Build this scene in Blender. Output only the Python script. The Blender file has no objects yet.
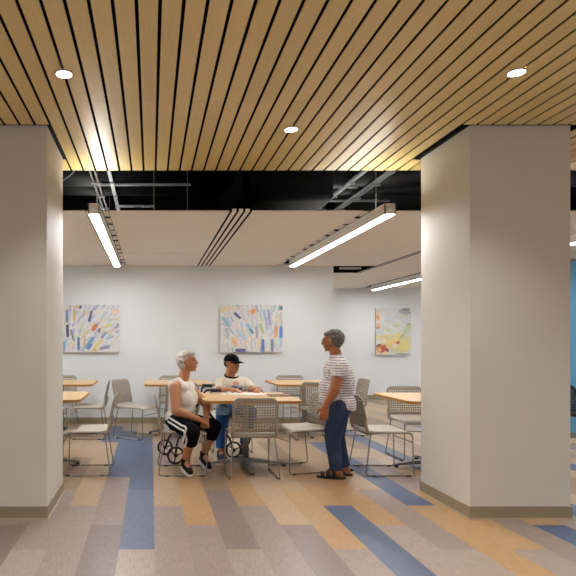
import bpy, bmesh, math, random
from mathutils import Vector, Matrix
PI = math.pi
C = bpy.context.scene.collection
sc = bpy.context.scene

# ------------------------------------------------------------------ camera, world, light, exposure
cam = bpy.data.cameras.new('camera'); cam_o = bpy.data.objects.new('camera', cam); C.objects.link(cam_o)
cam_o.location = (0, 0, 1.36); cam_o.rotation_euler = (PI/2, 0, 0)
cam.sensor_width = 36; cam.lens = 565/576*36
cam.shift_x = (288-151)/576; cam.shift_y = (342-288)/576
cam.clip_start = .05; cam.clip_end = 100
sc.camera = cam_o
sc.view_settings.view_transform = 'Standard'; sc.view_settings.look = 'None'
sc.view_settings.gamma = 1; sc.view_settings.use_curve_mapping = False
sc.view_settings.exposure = 0.0
w = bpy.data.worlds.new('world'); sc.world = w; w.use_nodes = True
w.node_tree.nodes['Background'].inputs[0].default_value = (.75, .85, 1, 1)
w.node_tree.nodes['Background'].inputs[1].default_value = .35
LAMP_DOWN = 50.0      # emission of the pendant diffusers
LAMP_UP = 29.0
SPOT_W = 84.0         # each recessed downlight
FILL_W = 45.0         # unseen fill light added behind the camera

def area(name, loc, rot, sx, sy, power, col):
    l = bpy.data.lights.new(name, 'AREA'); l.shape = 'RECTANGLE'; l.size = sx; l.size_y = sy
    l.energy = power; l.color = col
    o = bpy.data.objects.new(name, l); o.location = loc; o.rotation_euler = rot; C.objects.link(o); return o
area('rear_fill_light', (2.5, -3.75, 1.5), (math.radians(48), 0, 0), 10.0, 2.3, FILL_W, (.93, .96, 1))  # soft fill added at the rear, no such source in view

# ------------------------------------------------------------------ helpers
def lin(c):
    r = [(x/255) for x in c]
    return tuple(x/12.92 if x <= .04045 else ((x+.055)/1.055)**2.4 for x in r) + (1,)

def mat(name, col, rough=.5, metal=0, noise=0, scale=20, stretch=(1,1,1), bump=0, coat=0, spec=.5, attr=None):
    m = bpy.data.materials.new(name); m.use_nodes = True
    nt = m.node_tree; b = nt.nodes['Principled BSDF']
    b.inputs['Roughness'].default_value = rough; b.inputs['Metallic'].default_value = metal
    b.inputs['Coat Weight'].default_value = coat
    b.inputs['Specular IOR Level'].default_value = spec
    c = lin(col)
    b.inputs['Base Color'].default_value = c
    src = None
    if attr:
        a = nt.nodes.new('ShaderNodeAttribute'); a.attribute_name = attr; src = a.outputs['Color']
    if noise or bump:
        tc = nt.nodes.new('ShaderNodeTexCoord'); mp = nt.nodes.new('ShaderNodeMapping')
        mp.inputs['Scale'].default_value = stretch
        nt.links.new(tc.outputs['Object'], mp.inputs[0])
        n = nt.nodes.new('ShaderNodeTexNoise'); n.inputs['Scale'].default_value = scale; n.inputs['Detail'].default_value = 4
        nt.links.new(mp.outputs[0], n.inputs[0])
        if noise:
            mr = nt.nodes.new('ShaderNodeMapRange'); mr.inputs[1].default_value = .25; mr.inputs[2].default_value = .75
            mr.inputs[3].default_value = 1-noise; mr.inputs[4].default_value = 1+noise
            nt.links.new(n.outputs[0], mr.inputs[0])
            mx = nt.nodes.new('ShaderNodeVectorMath'); mx.operation = 'SCALE'
            mx.inputs[0].default_value = c[:3]
            if src: nt.links.new(src, mx.inputs[0])
            nt.links.new(mr.outputs[0], mx.inputs['Scale'])
            src = mx.outputs[0]
        if bump:
            bp = nt.nodes.new('ShaderNodeBump'); bp.inputs['Strength'].default_value = bump; bp.inputs['Distance'].default_value = .01
            nt.links.new(n.outputs[0], bp.inputs['Height']); nt.links.new(bp.outputs[0], b.inputs['Normal'])
    if src: nt.links.new(src, b.inputs['Base Color'])
    return m

def emat(name, col, strength):
    m = bpy.data.materials.new(name); m.use_nodes = True; b = m.node_tree.nodes['Principled BSDF']
    b.inputs['Base Color'].default_value = lin((240,240,240)); b.inputs['Emission Color'].default_value = lin(col)
    b.inputs['Emission Strength'].default_value = strength
    return m

def band_mat(name, base, stripe, freq, width, jitter=.3):
    """cloth with horizontal stripes woven in"""
    m = mat(name, base, .85); nt = m.node_tree; b = nt.nodes['Principled BSDF']
    tc = nt.nodes.new('ShaderNodeTexCoord'); sp = nt.nodes.new('ShaderNodeSeparateXYZ')
    nt.links.new(tc.outputs['Object'], sp.inputs[0])
    n = nt.nodes.new('ShaderNodeTexNoise'); n.inputs['Scale'].default_value = 28; nt.links.new(tc.outputs['Object'], n.inputs[0])
    a = nt.nodes.new('ShaderNodeMath'); a.operation = 'MULTIPLY'; a.inputs[1].default_value = freq
    nt.links.new(sp.outputs[2], a.inputs[0])
    f = nt.nodes.new('ShaderNodeMath'); f.operation = 'FRACT'; nt.links.new(a.outputs[0], f.inputs[0])
    g = nt.nodes.new('ShaderNodeMath'); g.operation = 'LESS_THAN'; g.inputs[1].default_value = width; nt.links.new(f.outputs[0], g.inputs[0])
    h = nt.nodes.new('ShaderNodeMath'); h.operation = 'GREATER_THAN'; h.inputs[1].default_value = jitter; nt.links.new(n.outputs[0], h.inputs[0])
    k = nt.nodes.new('ShaderNodeMath'); k.operation = 'MULTIPLY'; nt.links.new(g.outputs[0], k.inputs[0]); nt.links.new(h.outputs[0], k.inputs[1])
    mx = nt.nodes.new('ShaderNodeMix'); mx.data_type = 'RGBA'; mx.inputs[6].default_value = lin(base); mx.inputs[7].default_value = lin(stripe)
    nt.links.new(k.outputs[0], mx.inputs[0]); nt.links.new(mx.outputs[2], b.inputs['Base Color'])
    return m

class MB:
    def __init__(s): s.bm = bmesh.new()
    def box(s, a, b, bevel=0):
        x0,y0,z0 = a; x1,y1,z1 = b
        v = [s.bm.verts.new(p) for p in ((x0,y0,z0),(x1,y0,z0),(x1,y1,z0),(x0,y1,z0),(x0,y0,z1),(x1,y0,z1),(x1,y1,z1),(x0,y1,z1))]
        fs = [s.bm.faces.new([v[i] for i in q]) for q in ((3,2,1,0),(4,5,6,7),(0,1,5,4),(1,2,6,5),(2,3,7,6),(3,0,4,7))]
        if bevel:
            es = set(e for f in fs for e in f.edges)
            bmesh.ops.bevel(s.bm, geom=list(es), offset=bevel, segments=2, affect='EDGES', profile=.5)
        return s
    def ring(s, c, u, v, r, n, r2=None):
        r2 = r if r2 is None else r2
        return [s.bm.verts.new(c + u*math.cos(2*PI*i/n)*r + v*math.sin(2*PI*i/n)*r2) for i in range(n)]
    def bridge(s, A, B):
        n = len(A)
        for i in range(n): s.bm.faces.new((A[i], A[(i+1)%n], B[(i+1)%n], B[i]))
    def tube(s, pts, r, n=8, closed=False, cap=True):
        pts = [Vector(p) for p in pts]; m = len(pts)
        rs = r if isinstance(r, (list, tuple)) else [r]*m
        rings = []; up = None
        for i in range(m):
            if closed: d = (pts[(i+1)%m]-pts[i-1]).normalized()
            elif i == 0: d = (pts[1]-pts[0]).normalized()
            elif i == m-1: d = (pts[-1]-pts[-2]).normalized()
            else: d = ((pts[i]-pts[i-1]).normalized()+(pts[i+1]-pts[i]).normalized()).normalized()
            if up is None:
                up = Vector((0,0,1)) if abs(d.z) < .9 else Vector((1,0,0))
            u = (up - d*up.dot(d)).normalized(); v = d.cross(u); up = u
            rings.append(s.ring(pts[i], u, v, rs[i], n))
        for a, b in zip(rings, rings[1:]): s.bridge(a, b)
        if closed: s.bridge(rings[-1], rings[0])
        elif cap:
            s.bm.faces.new(rings[0][::-1]); s.bm.faces.new(rings[-1])
        return s
    def ell(s, c, r, rot=None, seg=16, rings=10):
        M = Matrix.Translation(Vector(c)) @ (rot.to_4x4() if rot else Matrix()) @ Matrix.Diagonal((r[0], r[1], r[2], 1))
        bmesh.ops.create_uvsphere(s.bm, u_segments=seg, v_segments=rings, radius=1, matrix=M); return s
    def cap(s, p0, r0, p1, r1, flat=False):
        """tapered limb piece; round ends unless flat"""
        p0 = Vector(p0); p1 = Vector(p1); d = (p1-p0).normalized()
        up = Vector((0,0,1)) if abs(d.z) < .9 else Vector((1,0,0))
        u = (up-d*up.dot(d)).normalized(); v = d.cross(u); n = 14
        R = []
        if not flat:
            for k in range(4, 0, -1):
                a = k/4.5*PI/2; R.append(s.ring(p0-d*math.sin(a)*r0, u, v, r0*math.cos(a), n))
        R.append(s.ring(p0, u, v, r0, n)); R.append(s.ring(p1, u, v, r1, n))
        if not flat:
            for k in range(1, 5):
                a = k/4.5*PI/2; R.append(s.ring(p1+d*math.sin(a)*r1, u, v, r1*math.cos(a), n))
        for a, b in zip(R, R[1:]): s.bridge(a, b)
        s.bm.faces.new(R[0][::-1]); s.bm.faces.new(R[-1]); return s
    def prism(s, poly, z0, z1):
        a = [s.bm.verts.new((x,y,z0)) for x,y in poly]; b = [s.bm.verts.new((x,y,z1)) for x,y in poly]
        s.bridge(a, b); s.bm.faces.new(a[::-1]); s.bm.faces.new(b); return s
    def build(s, name, m, parent=None, smooth=False, recalc=True):
        if recalc: bmesh.ops.recalc_face_normals(s.bm, faces=s.bm.faces[:])
        me = bpy.data.meshes.new(name); s.bm.to_mesh(me); s.bm.free()
        if m: me.materials.append(m)
        if smooth:
            me.shade_smooth()
        o = bpy.data.objects.new(name, me); C.objects.link(o)
        if parent: o.parent = parent
        return o
    def remesh(s, name, m, parent=None, voxel=.007, smooth=4, cuts=()):
        """grow the pieces together into one continuous skin"""
        bmesh.ops.recalc_face_normals(s.bm, faces=s.bm.faces[:])
        me = bpy.data.meshes.new(name); s.bm.to_mesh(me); s.bm.free()
        t = bpy.data.objects.new('t', me); C.objects.link(t)
        r = t.modifiers.new('r', 'REMESH'); r.mode = 'VOXEL'; r.voxel_size = voxel
        sm = t.modifiers.new('s', 'SMOOTH'); sm.iterations = smooth; sm.factor = .5
        bpy.context.view_layer.update()
        dg = bpy.context.evaluated_depsgraph_get()
        m2 = bpy.data.meshes.new_from_object(t.evaluated_get(dg))
        bpy.data.objects.remove(t)
        if cuts:
            b = bmesh.new(); b.from_mesh(m2)
            for co, no in cuts:
                bmesh.ops.bisect_plane(b, geom=b.verts[:]+b.edges[:]+b.faces[:], plane_co=co, plane_no=no, clear_outer=True)
            b.to_mesh(m2); b.free()
        m2.name = name; m2.materials.clear(); m2.materials.append(m); m2.shade_smooth()
        o = bpy.data.objects.new(name, m2); C.objects.link(o)
        if parent: o.parent = parent
        return o

def smooth_path(pts, n=6):
    P = [Vector(p) for p in pts]; out = []
    for i in range(len(P)-1):
        p0 = P[max(i-1,0)]; p1 = P[i]; p2 = P[i+1]; p3 = P[min(i+2,len(P)-1)]
        for k in range(n):
            t = k/n
            out.append(.5*((2*p1)+(p2-p0)*t+(2*p0-5*p1+4*p2-p3)*t*t+(3*p1-p0-3*p2+p3)*t**3))
    out.append(P[-1]); return out
def bend_path(pts, r=.03, n=4):
    """polyline with rounded corners"""
    P = [Vector(p) for p in pts]; out = [P[0]]
    for i in range(1, len(P)-1):
        a = P[i]+(P[i-1]-P[i]).normalized()*min(r,(P[i-1]-P[i]).length*.45); b = P[i]+(P[i+1]-P[i]).normalized()*min(r,(P[i+1]-P[i]).length*.45)
        for k in range(n+1):
            t = k/n; out.append(a*(1-t)**2+P[i]*2*t*(1-t)+b*t*t)
    out.append(P[-1]); return out

def thing(name, label, cat, loc=(0,0,0), rz=0, group=None):
    o = bpy.data.objects.new(name, None); C.objects.link(o); o.empty_display_size = .1
    o.location = loc; o.rotation_euler = (0,0,rz); o['label'] = label; o['category'] = cat
    if group: o['group'] = group
    return o
def tag(o, label, cat, group=None):
    o['label'] = label; o['category'] = cat
    if group: o['group'] = group
    return o
def struct(o): o['kind'] = 'structure'; return o
def dup(root, loc, rz, label, group=None, m=None):
    r = root.copy(); C.objects.link(r); r.location = loc; r.rotation_euler = (0,0,rz); r['label'] = label
    if group: r['group'] = group
    for ch in root.children:
        c = ch.copy(); C.objects.link(c); c.parent = r
        for g in ch.children:
            d = g.copy(); C.objects.link(d); d.parent = c
    return r
def colour_layer(me, face_cols):
    a = me.color_attributes.new('Col', 'FLOAT_COLOR', 'CORNER')
    for p in me.polygons:
        c = face_cols[p.index]
        for li in p.loop_indices: a.data[li].color = c

# ------------------------------------------------------------------ materials
M = {}
M['paint'] = mat('warm_white_paint', (227,222,212), .6, noise=.015, scale=3, bump=.03)
M['wall'] = mat('white_wall_paint', (232,235,236), .65, noise=.012, scale=2)
M['cloud'] = mat('ceiling_panel_white', (238,230,222), .7)
M['base'] = mat('taupe_rubber_base', (158,146,122), .5)
M['basefoot'] = mat('pale_bead', (196,180,158), .5)
M['black'] = mat('black_paint', (7,7,8), .8, spec=.2)
M['duct'] = mat('dark_duct', (13,14,17), .5, spec=.3)
M['strut'] = mat('pale_strut', (135,135,138), .5)
M['slat'] = mat('oak_slat', (178,140,84), .38, noise=.055, scale=9, stretch=(14,.6,4), attr='Col', spec=.8)
M['floor'] = mat('vinyl_plank', (150,130,120), .34, noise=.24, scale=16, stretch=(9,.7,1), attr='Col', spec=.35)
M['top'] = mat('maple_laminate', (214,180,132), .4, noise=.05, scale=8, stretch=(1.5,16,4))
M['edge'] = mat('maple_edge', (178,124,54), .45, noise=.06, scale=20)
M['grey'] = mat('grey_metal', (150,148,145), .4, .6)
M['darkgrey'] = mat('dark_foot', (40,39,38), .5)
M['seat'] = mat('pale_grey_plastic', (206,198,186), .45)
M['back'] = mat('grey_plastic', (164,153,138), .5)
M['blackplastic'] = mat('black_plastic', (12,12,13), .5)
M['chrome'] = mat('chrome_rod', (175,170,165), .25, 1)
M['housing'] = mat('lamp_housing', (240,237,230), .45)
M['diff'] = emat('lamp_diffuser', (250,252,255), LAMP_DOWN)
M['up'] = emat('lamp_uplight', (255,253,248), LAMP_UP)
M['dl'] = emat('downlight_lens', (255,246,230), 14)
M['trimring'] = mat('white_trim_ring', (225,222,215), .4)
M['canvas_edge'] = mat('canvas_side', (188,184,178), .7)
M['art'] = mat('paint_strokes', (220,220,220), .7, noise=.10, scale=40, attr='Col')
M['paper'] = mat('white_paper', (236,236,234), .7)
M['book'] = mat('brown_leather', (140,92,66), .6, noise=.1, scale=60)
M['blue'] = mat('blue_panel', (104,170,208), .5)
M['skin'] = mat('tan_skin', (196,134,98), .55, noise=.05, scale=14)
M['skin2'] = mat('brown_skin', (170,106,70), .55, noise=.05, scale=14)
M['skin3'] = mat('light_brown_skin', (184,122,86), .55, noise=.05, scale=14)
M['whitehair'] = mat('white_hair', (205,198,186), .8, noise=.16, scale=60, bump=.5)
M['greyhair'] = mat('grey_hair', (104,100,96), .8, noise=.55, scale=45, bump=.6)
M['darkhair'] = mat('dark_hair', (48,40,36), .8, noise=.3, scale=60)
M['white_knit'] = mat('white_top', (238,232,222), .85, noise=.03, scale=18, bump=.25)
M['cream'] = mat('cream_tshirt', (226,214,192), .85, noise=.03, scale=12, bump=.25)
M['blackcloth'] = mat('black_cloth', (7,7,9), .9, spec=.15, bump=.2, noise=.2, scale=10)
M['whitestripe'] = mat('white_stripe', (232,230,226), .8)
M['jeans'] = mat('dark_denim', (40,58,88), .85, noise=.3, scale=9, bump=.35)
M['bluejeans'] = mat('blue_denim', (42,86,158), .85, noise=.35, scale=8, bump=.3)
M['paleknee'] = mat('faded_blue', (140,184,226), .85, noise=.28, scale=34)
M['navy'] = mat('navy_shoe', (28,42,72), .7)
M['shoe'] = mat('black_shoe', (12,12,14), .7, spec=.3)
M['sole'] = mat('white_sole', (225,222,215), .6)
M['leather'] = mat('black_leather', (20,18,18), .4)
M['stripe'] = band_mat('striped_knit', (226,220,218), (142,136,148), 40, .40, .40)
M['eye'] = mat('eye_dark', (40,28,22), .2)
M['lip'] = mat('lip', (160,88,78), .5)
M['teal'] = mat('print_blue', (120,150,196), .8); M['coral'] = mat('print_coral', (214,150,130), .8); M['ink'] = mat('print_ink', (60,66,90), .8)
M['silver'] = mat('silver_paint', (170,170,172), .4, .7)

# ------------------------------------------------------------------ room shell
XL, XR, YR = -4.5, 10.5, -3.6          # left wall, right wall, rear wall
ZW, ZC = 3.02, 2.63                    # timber ceiling, white ceiling
YE, YC, YB, YF = 5.48, 5.50, 9.45, 13.4  # timber edge, cloud edge, back wall, far wall

# floor planks
PW, PL, E0, ST = .2343, 1.486, 5.192, .4953
PC = {'P':(148,132,125),'D':(128,113,107),'L':(157,142,132),'T':(174,149,120),'O':(172,139,101),'N':(148,126,102),'B':(76,92,124),'b':(92,103,126),'W':(186,163,133)}
spec = {}   # (column, k) -> colour; k counts plank lengths from the plank whose far end is nearest E0
def setp(col, y, c): spec.setdefault(col, []).append((y*1.13, c))
for col, y, c in ((0,2.5,'L'),(0,4,'b'),(0,5.2,'B'),(0,6.5,'B'),(0,7.8,'W'),(-1,3,'D'),(-1,4.5,'P'),(-1,5.6,'B'),(-1,7,'B'),
    (-2,3.5,'P'),(-2,4.8,'T'),(-2,6,'T'),(-2,7.2,'B'),(-3,2.5,'L'),(-3,4,'P'),(-3,5.2,'N'),(-3,6.5,'T'),(-4,3,'D'),(-4,4.2,'P'),(-4,5.5,'T'),
    (1,3.5,'P'),(1,4.8,'T'),(1,6,'P'),(1,7.3,'T'),(2,3,'P'),(2,4.4,'O'),(2,5.6,'T'),(2,7,'P'),(3,2.5,'L'),(3,4,'D'),(3,5.2,'N'),(3,6.5,'T'),
    (4,3.5,'P'),(4,4.8,'O'),(4,6.1,'T'),(5,3,'D'),(5,4.4,'T'),(5,5.7,'N'),(6,2.5,'L'),(6,4,'O'),(6,5.2,'T'),(6,6.5,'W'),
    (7,3.5,'b'),(7,4.8,'O'),(7,6.1,'N'),(8,3,'L'),(8,4.4,'O'),(8,5.6,'T'),(9,2.5,'L'),(9,4,'P'),(9,5.2,'T'),(9,6.5,'T'),
    (10,3.5,'O'),(10,4.8,'B'),(10,6,'B'),(10,7.4,'T'),(11,2.6,'L'),(11,4,'O'),(11,5.2,'P'),(11,6.5,'W'),(12,3.5,'P'),(12,4.8,'P'),(12,6,'T'),
    (13,3,'B'),(13,4.4,'O'),(13,5.7,'B'),(13,7,'B'),(14,3.3,'P'),(14,5,'L'),(14,6.4,'T')): setp(col, y, c)
random.seed(4)
fl = MB(); cols = []
for i in range(-19, 46):
    x0 = -.2107+PW*i; x1 = x0+PW
    e = E0-ST*i
    if i == 11 or i == 14: e += ST*2
    if i == 13: e += ST*2
    if i == 12: e += ST
    x0 = max(x0, XL); x1 = min(x1, XR)
    if x1 <= x0: continue
    k = math.floor((YR-e)/PL)
    while e+k*PL < YF:
        y0 = max(e+k*PL, YR); y1 = min(e+(k+1)*PL, YF)
        if y1 > y0:
            ch = None
            for (yy, c) in spec.get(i, ()):
                if y0 <= yy < y1: ch = c
            if ch is None:
                ch = random.choice('PLPDN') if y1 < 4.8 else random.choice('TTWTLNTB' if y0 < 9 else 'TWWTLN')
            c = lin(PC[ch]); j = random.uniform(.94, 1.06)
            v = [fl.bm.verts.new(p) for p in ((x0,y0,0),(x1,y0,0),(x1,y1,0),(x0,y1,0))]
            fl.bm.faces.new(v); cols.append((c[0]*j, c[1]*j, c[2]*j, 1))
        k += 1
fo = struct(fl.build('floor', M['floor'], recalc=False)); colour_layer(fo.data, cols)

# timber slat ceiling with black backing; the slats stop round the two columns
COLS = [(-1.574, -.80), (2.45, 3.224)]; CY0, CY1 = 4.34, 5.13
sl = MB(); scol = []
pitch, gap = .1165, .0195
def slat(x0, x1, y0, y1, c):
    n0 = len(sl.bm.faces); sl.box((x0, y0, ZW), (x1, y1, ZW+.007))
    scol.extend([c]*6)
i = -38
while True:
    xa = -.0717+gap/2+i*pitch; xb = xa+pitch-gap
    if xb > XR: break
    i += 1
    if xa < XL: continue
    ys = [YR, -1.0, 1.5, 3.9, YE]
    ivs = []
    for y0, y1 in zip(ys, ys[1:]):
        y1 -= .0015
        hit = any(xb > a-.035 and xa < b+.035 for a, b in COLS)
        if hit and y1 > CY0-.02:
            ivs.append((y0, CY0-.025)); ivs.append((CY1+.025, y1))
        else: ivs.append((y0, y1))
    for y0, y1 in ivs:
        if y1 <= y0: continue
        j = random.uniform(.96, 1.04); c = lin((234,206,138)); slat(xa, xb, y0, y1, (c[0]*j, c[1]*j, c[2]*j, 1))
so = struct(sl.build('ceiling', M['slat'], recalc=False)); colour_layer(so.data, scol)
bk = MB(); bk.box((XL, YR, ZW+.04), (XR, YE, ZW+.06)); bk.box((XL, YE-.012, ZW-.002), (XR, YE, ZW+.16))
for a, b in COLS:   # dark shadow trim round each column head
    bk.box((a-.03, CY0-.022, ZW+.004), (b+.03, CY0, ZW+.03)); bk.box((a-.034, CY0, ZW+.004), (a, CY1+.02, ZW+.03)); bk.box((b, CY0, ZW+.004), (b+.034, CY1+.02, ZW+.03))
struct(bk.build('ceiling_backing', M['black']))

# columns
for n, (a, b) in zip(('trim_1','trim_2'), COLS):
    cb = MB().box((a, CY0, 0), (b, CY1, ZW+.03), .006)
    col = struct(cb.build('column', M['paint']))
    bb = MB(); bb.box((a-.008, CY0-.008, 0), (b+.008, CY1+.008, .098)); struct(bb.build('baseboard', M['base'], col))
    bb = MB(); bb.box((a-.014, CY0-.014, 0), (b+.014, CY1+.014, .010)); struct(bb.build('trim', M['basefoot'], col))

# white ceiling panels hung below the dark void; long slots over the pendants and the air slots
LX = (-.525, 2.19, 5.02)
cl = MB()
def panels(x0, x1, ys):
    for y0, y1 in zip(ys, ys[1:]):
        cl.box((x0, y0+.007, ZC), (x1, y1-.007, ZC+.012))
yy = [YC, 8.06, YB]
edges = [(XL, LX[0]-.115), (LX[0]+.115, .765), (.985, LX[1]-.115), (LX[1]+.115, 3.75)]
for x0, x1 in edges: panels(x0, x1, yy)
panels(3.83, LX[2]-.1, [YC, 8.06, 10.75, YF]); panels(LX[2]+.1, XR, [YC, 8.06, 10.75, YF])
panels(3.05, 3.83, [10.45, 10.75, YF])
struct(cl.build('ceiling_panels', M['cloud']))
# dark void above
vo = MB(); vo.box((XL, YE, 4.3), (XR, YF, 4.35)); vo.box((XL, YB-.06, ZC+.04), (3.05, YB-.02, 4.3)); vo.box((XL, YF-.05, ZC+.04), (XR, YF-.01, 4.3))
vo.box((XL, YE, ZW+.16), (XR, YE+.03, 4.3)); vo.box((XL+.01, YE, ZC+.05), (XL+.05, YF, 4.3)); vo.box((XR-.05, YE, ZC+.05), (XR-.01, YF, 4.3))
struct(vo.build('ceiling_void', M['black']))
for k, (y, z, r) in enumerate(((6.4,3.42,.10),(7.2,3.5,.16),(8.0,3.55,.12),(8.6,3.28,.1),(9.1,3.95,.14))):
    for x0, x1, sd in ((XL+.1, 1.0, 'left'), (2.1, XR-.1, 'right')):
        pb = MB(); pb.tube([(x0,y,z),(x1,y,z)], r, 12)
        tag(pb.build('ceiling_pipe', M['duct'], smooth=True), 'dark pipe in the black ceiling void %s of the big duct, %s from the front' % (sd, ('first','second','third','fourth','fifth')[k]), 'pipe', 'pipes in the ceiling void')
db = MB(); db.box((1.15, 6.3, 2.95), (2.05, 8.9, 3.75), .05); db.box((1.05,6.5,3.0),(1.2,8.7,3.6),.03)
tag(db.build('air_duct', M['black']), 'big black air duct box above the white ceiling', 'duct')
def rail(x, z, wd, n, label):
    t = thing('ceiling_rail', label, 'rail', (x, 5.9, z), 0, 'pale rails running back above the white ceiling')
    b = MB()
    for k in range(n): b.box((k*.055-wd/2, 0, 0), (k*.055+wd/2, 3.4, .03))
    b.build('rail_bar', M['strut'], t)
    for k in range(5): MB().box((-.02, .3+k*.65, -.02), (n*.055-.02, .33+k*.65, 0)).build('clip', M['strut'], t)
rail(-.48, 3.30, .042, 1, 'single wide pale rail above the left pendant lamp')
rail(-.70, 3.30, .014, 2, 'pair of thin pale rods above the left pendant lamp')
rail(2.44, 3.30, .045, 1, 'single wide pale rail above the right pendant lamp')
rail(2.70, 3.28, .014, 2, 'pair of thin pale rods above the right pendant lamp')
for (x0, x1, y, z, lb) in ((-.68,.1,6.3,3.28,'left, nearest'),(-.7,.5,7.1,3.33,'left, second row'),(-.5,.05,7.9,3.25,'left, third row'),
                       (2.35,2.75,6.3,3.32,'right, nearest'),(2.12,2.6,7.1,3.3,'right, second row'),(2.12,3.3,7.8,3.3,'right, third row')):
    b = MB().box((x0, y, z), (x1, y+.03, z+.025))
    tag(b.build('cross_tee', M['strut']), 'short pale cross bar in the ceiling void, %s' % lb, 'bar', 'cross bars in the ceiling void')
for x, lb in ((-1.0,'far left'), (.37,'beside the big duct'), (3.2,'beside the right column'), (.03,'between the left lamp and the duct')):
    b = MB().tube([(x, 5.75, ZC+.03), (x, 5.75, 4.3)], .0035, 6)
    tag(b.build('hanger_wire', M['grey']), 'thin wire holding up the white ceiling, %s' % lb, 'wire', 'ceiling hanger wires')
b = MB().tube(smooth_path([(-.75,6.0,3.28),(-.85,6.1,3.18),(-1.05,6.2,3.08),(-1.35,6.3,2.98),(-1.5,6.35,2.9)]), .007, 6)
tag(b.build('flexible_cable', M['strut']), 'loose grey cable drooping in the void above the left lamp', 'cable')

# walls
def wall(name, a, b, m='wall'): return struct(MB().box(a, b).build(name, M[m]))
wall('wall_back', (XL, YB, 0), (3.05, YB+.12, 4.3)); wall('wall_return', (2.93, YB+.12, 0), (3.05, YF, 4.3))
wall('wall_far', (2.93, YF, 0), (XR, YF+.12, 4.3)); wall('wall_left', (XL-.12, YR, 0), (XL, YB+.12, 4.3)); wall('wall_right', (XR, YR, 0), (XR+.12, YF+.12, 4.3))
struct(MB().box((XL, YB-.012, 0), (3.06, YB, .10)).build('baseboard_back', M['base']))
struct(MB().box((3.05, YF-.012, 0), (XR, YF, .10)).build('baseboard_far', M['base']))
# rear wall behind the camera; its long opening is added for the fill light
rw = MB(); rw.box((XL, YR-.12, 0), (XR, YR, .35)); rw.box((XL, YR-.12, 2.65), (XR, YR, 3.1)); rw.box((XL, YR-.12, .35), (-2.5, YR, 2.65)); rw.box((7.5, YR-.12, .35), (XR, YR, 2.65))
struct(rw.build('wall_rear', M['wall']))
wf = MB()
for k in range(6): wf.box((-2.5+k*2-.03, YR-.1, .35), (-2.5+k*2+.03, YR-.02, 2.65))
wf.box((-2.5, YR-.1, .35), (7.5, YR-.02, .41)); wf.box((-2.5, YR-.1, 2.59), (7.5, YR-.02, 2.65))
struct(wf.build('added_window', M['duct']))  # mullions made up to go with the added fill opening

# ------------------------------------------------------------------ pendant lamps
def pendant(x, y0, y1, label, cables=True, z=None):
    z0 = 2.525
    t = thing('pendant_lamp', label, 'lamp', (x, y0, z0), 0, 'linear pendant lamps')
    L = y1-y0; h = .105
    b = MB(); b.box((-.052,0,.004),(-.041,L,h)); b.box((.041,0,.004),(.052,L,h)); b.box((-.052,0,.004),(.052,.006,h)); b.box((-.052,L-.006,.004),(.052,L,h)); b.box((-.05,0,h-.04),(.05,L,h-.03))
    b.build('housing', M['housing'], t)
    MB().box((-.041,.008,.001),(.041,L-.008,.012)).build('diffuser', M['diff'], t)
    MB().box((-.045,.01,h-.03),(.045,L-.01,h-.022)).build('uplight', M['up'], t)
    if cables:
        for yy in (.33, L*.55, L-.3):
            MB().tube([(0,yy,h-.03),(0,yy,1.2)], .0025, 6).build('cable', M['grey'], t)
    return t
pendant(LX[0], 5.17, 8.75, 'lit white linear pendant lamp at left, over the seated woman')
pendant(LX[1], 5.17, 8.75, 'lit white linear pendant lamp above the standing woman')
pendant(LX[0]-2.715, 5.17, 8.75, 'lit white linear pendant lamp hidden behind the left column')
pendant(LX[2], 5.17, 8.6, 'lit white linear pendant lamp just visible past the right column')
pendant(LX[2]+2.715, 9.6, 13.1, 'added pendant lamp brightening the far wall, hidden behind the right column, farther')  # unseen lamp added to brighten the far wall
pendant(LX[2]+2.715, 5.17, 8.6, 'added fill pendant lamp, unseen, out of the frame at right')  # added out of view to lift the light on the right side
pendant(LX[2], 9.6, 12.75, 'short far lit pendant lamp above the floral painting')
# plates that close part of the slot beside each pendant, dark gaps between them
sp_ = MB()
for x in LX:
    for k in range(12):
        for q in (-1, 1):
            y = YC+k*.33; sp_.box((x+(.058 if q > 0 else -.115), y, ZC+.002), (x+(.115 if q > 0 else -.058), y+(.22 if (k+q)%3 else .27), ZC+.006))
struct(sp_.build('trim_3', M['cloud']))
ln = MB()  # black strips added so the uplit slot edges stay dark
for x in LX:
    for q in (-1, 1): ln.box((x+q*.113-.003, YC, ZC+.001), (x+q*.113+.003, YB-.05, ZC+.014))
struct(ln.build('slot_edge_darkener', M['black']))

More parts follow.
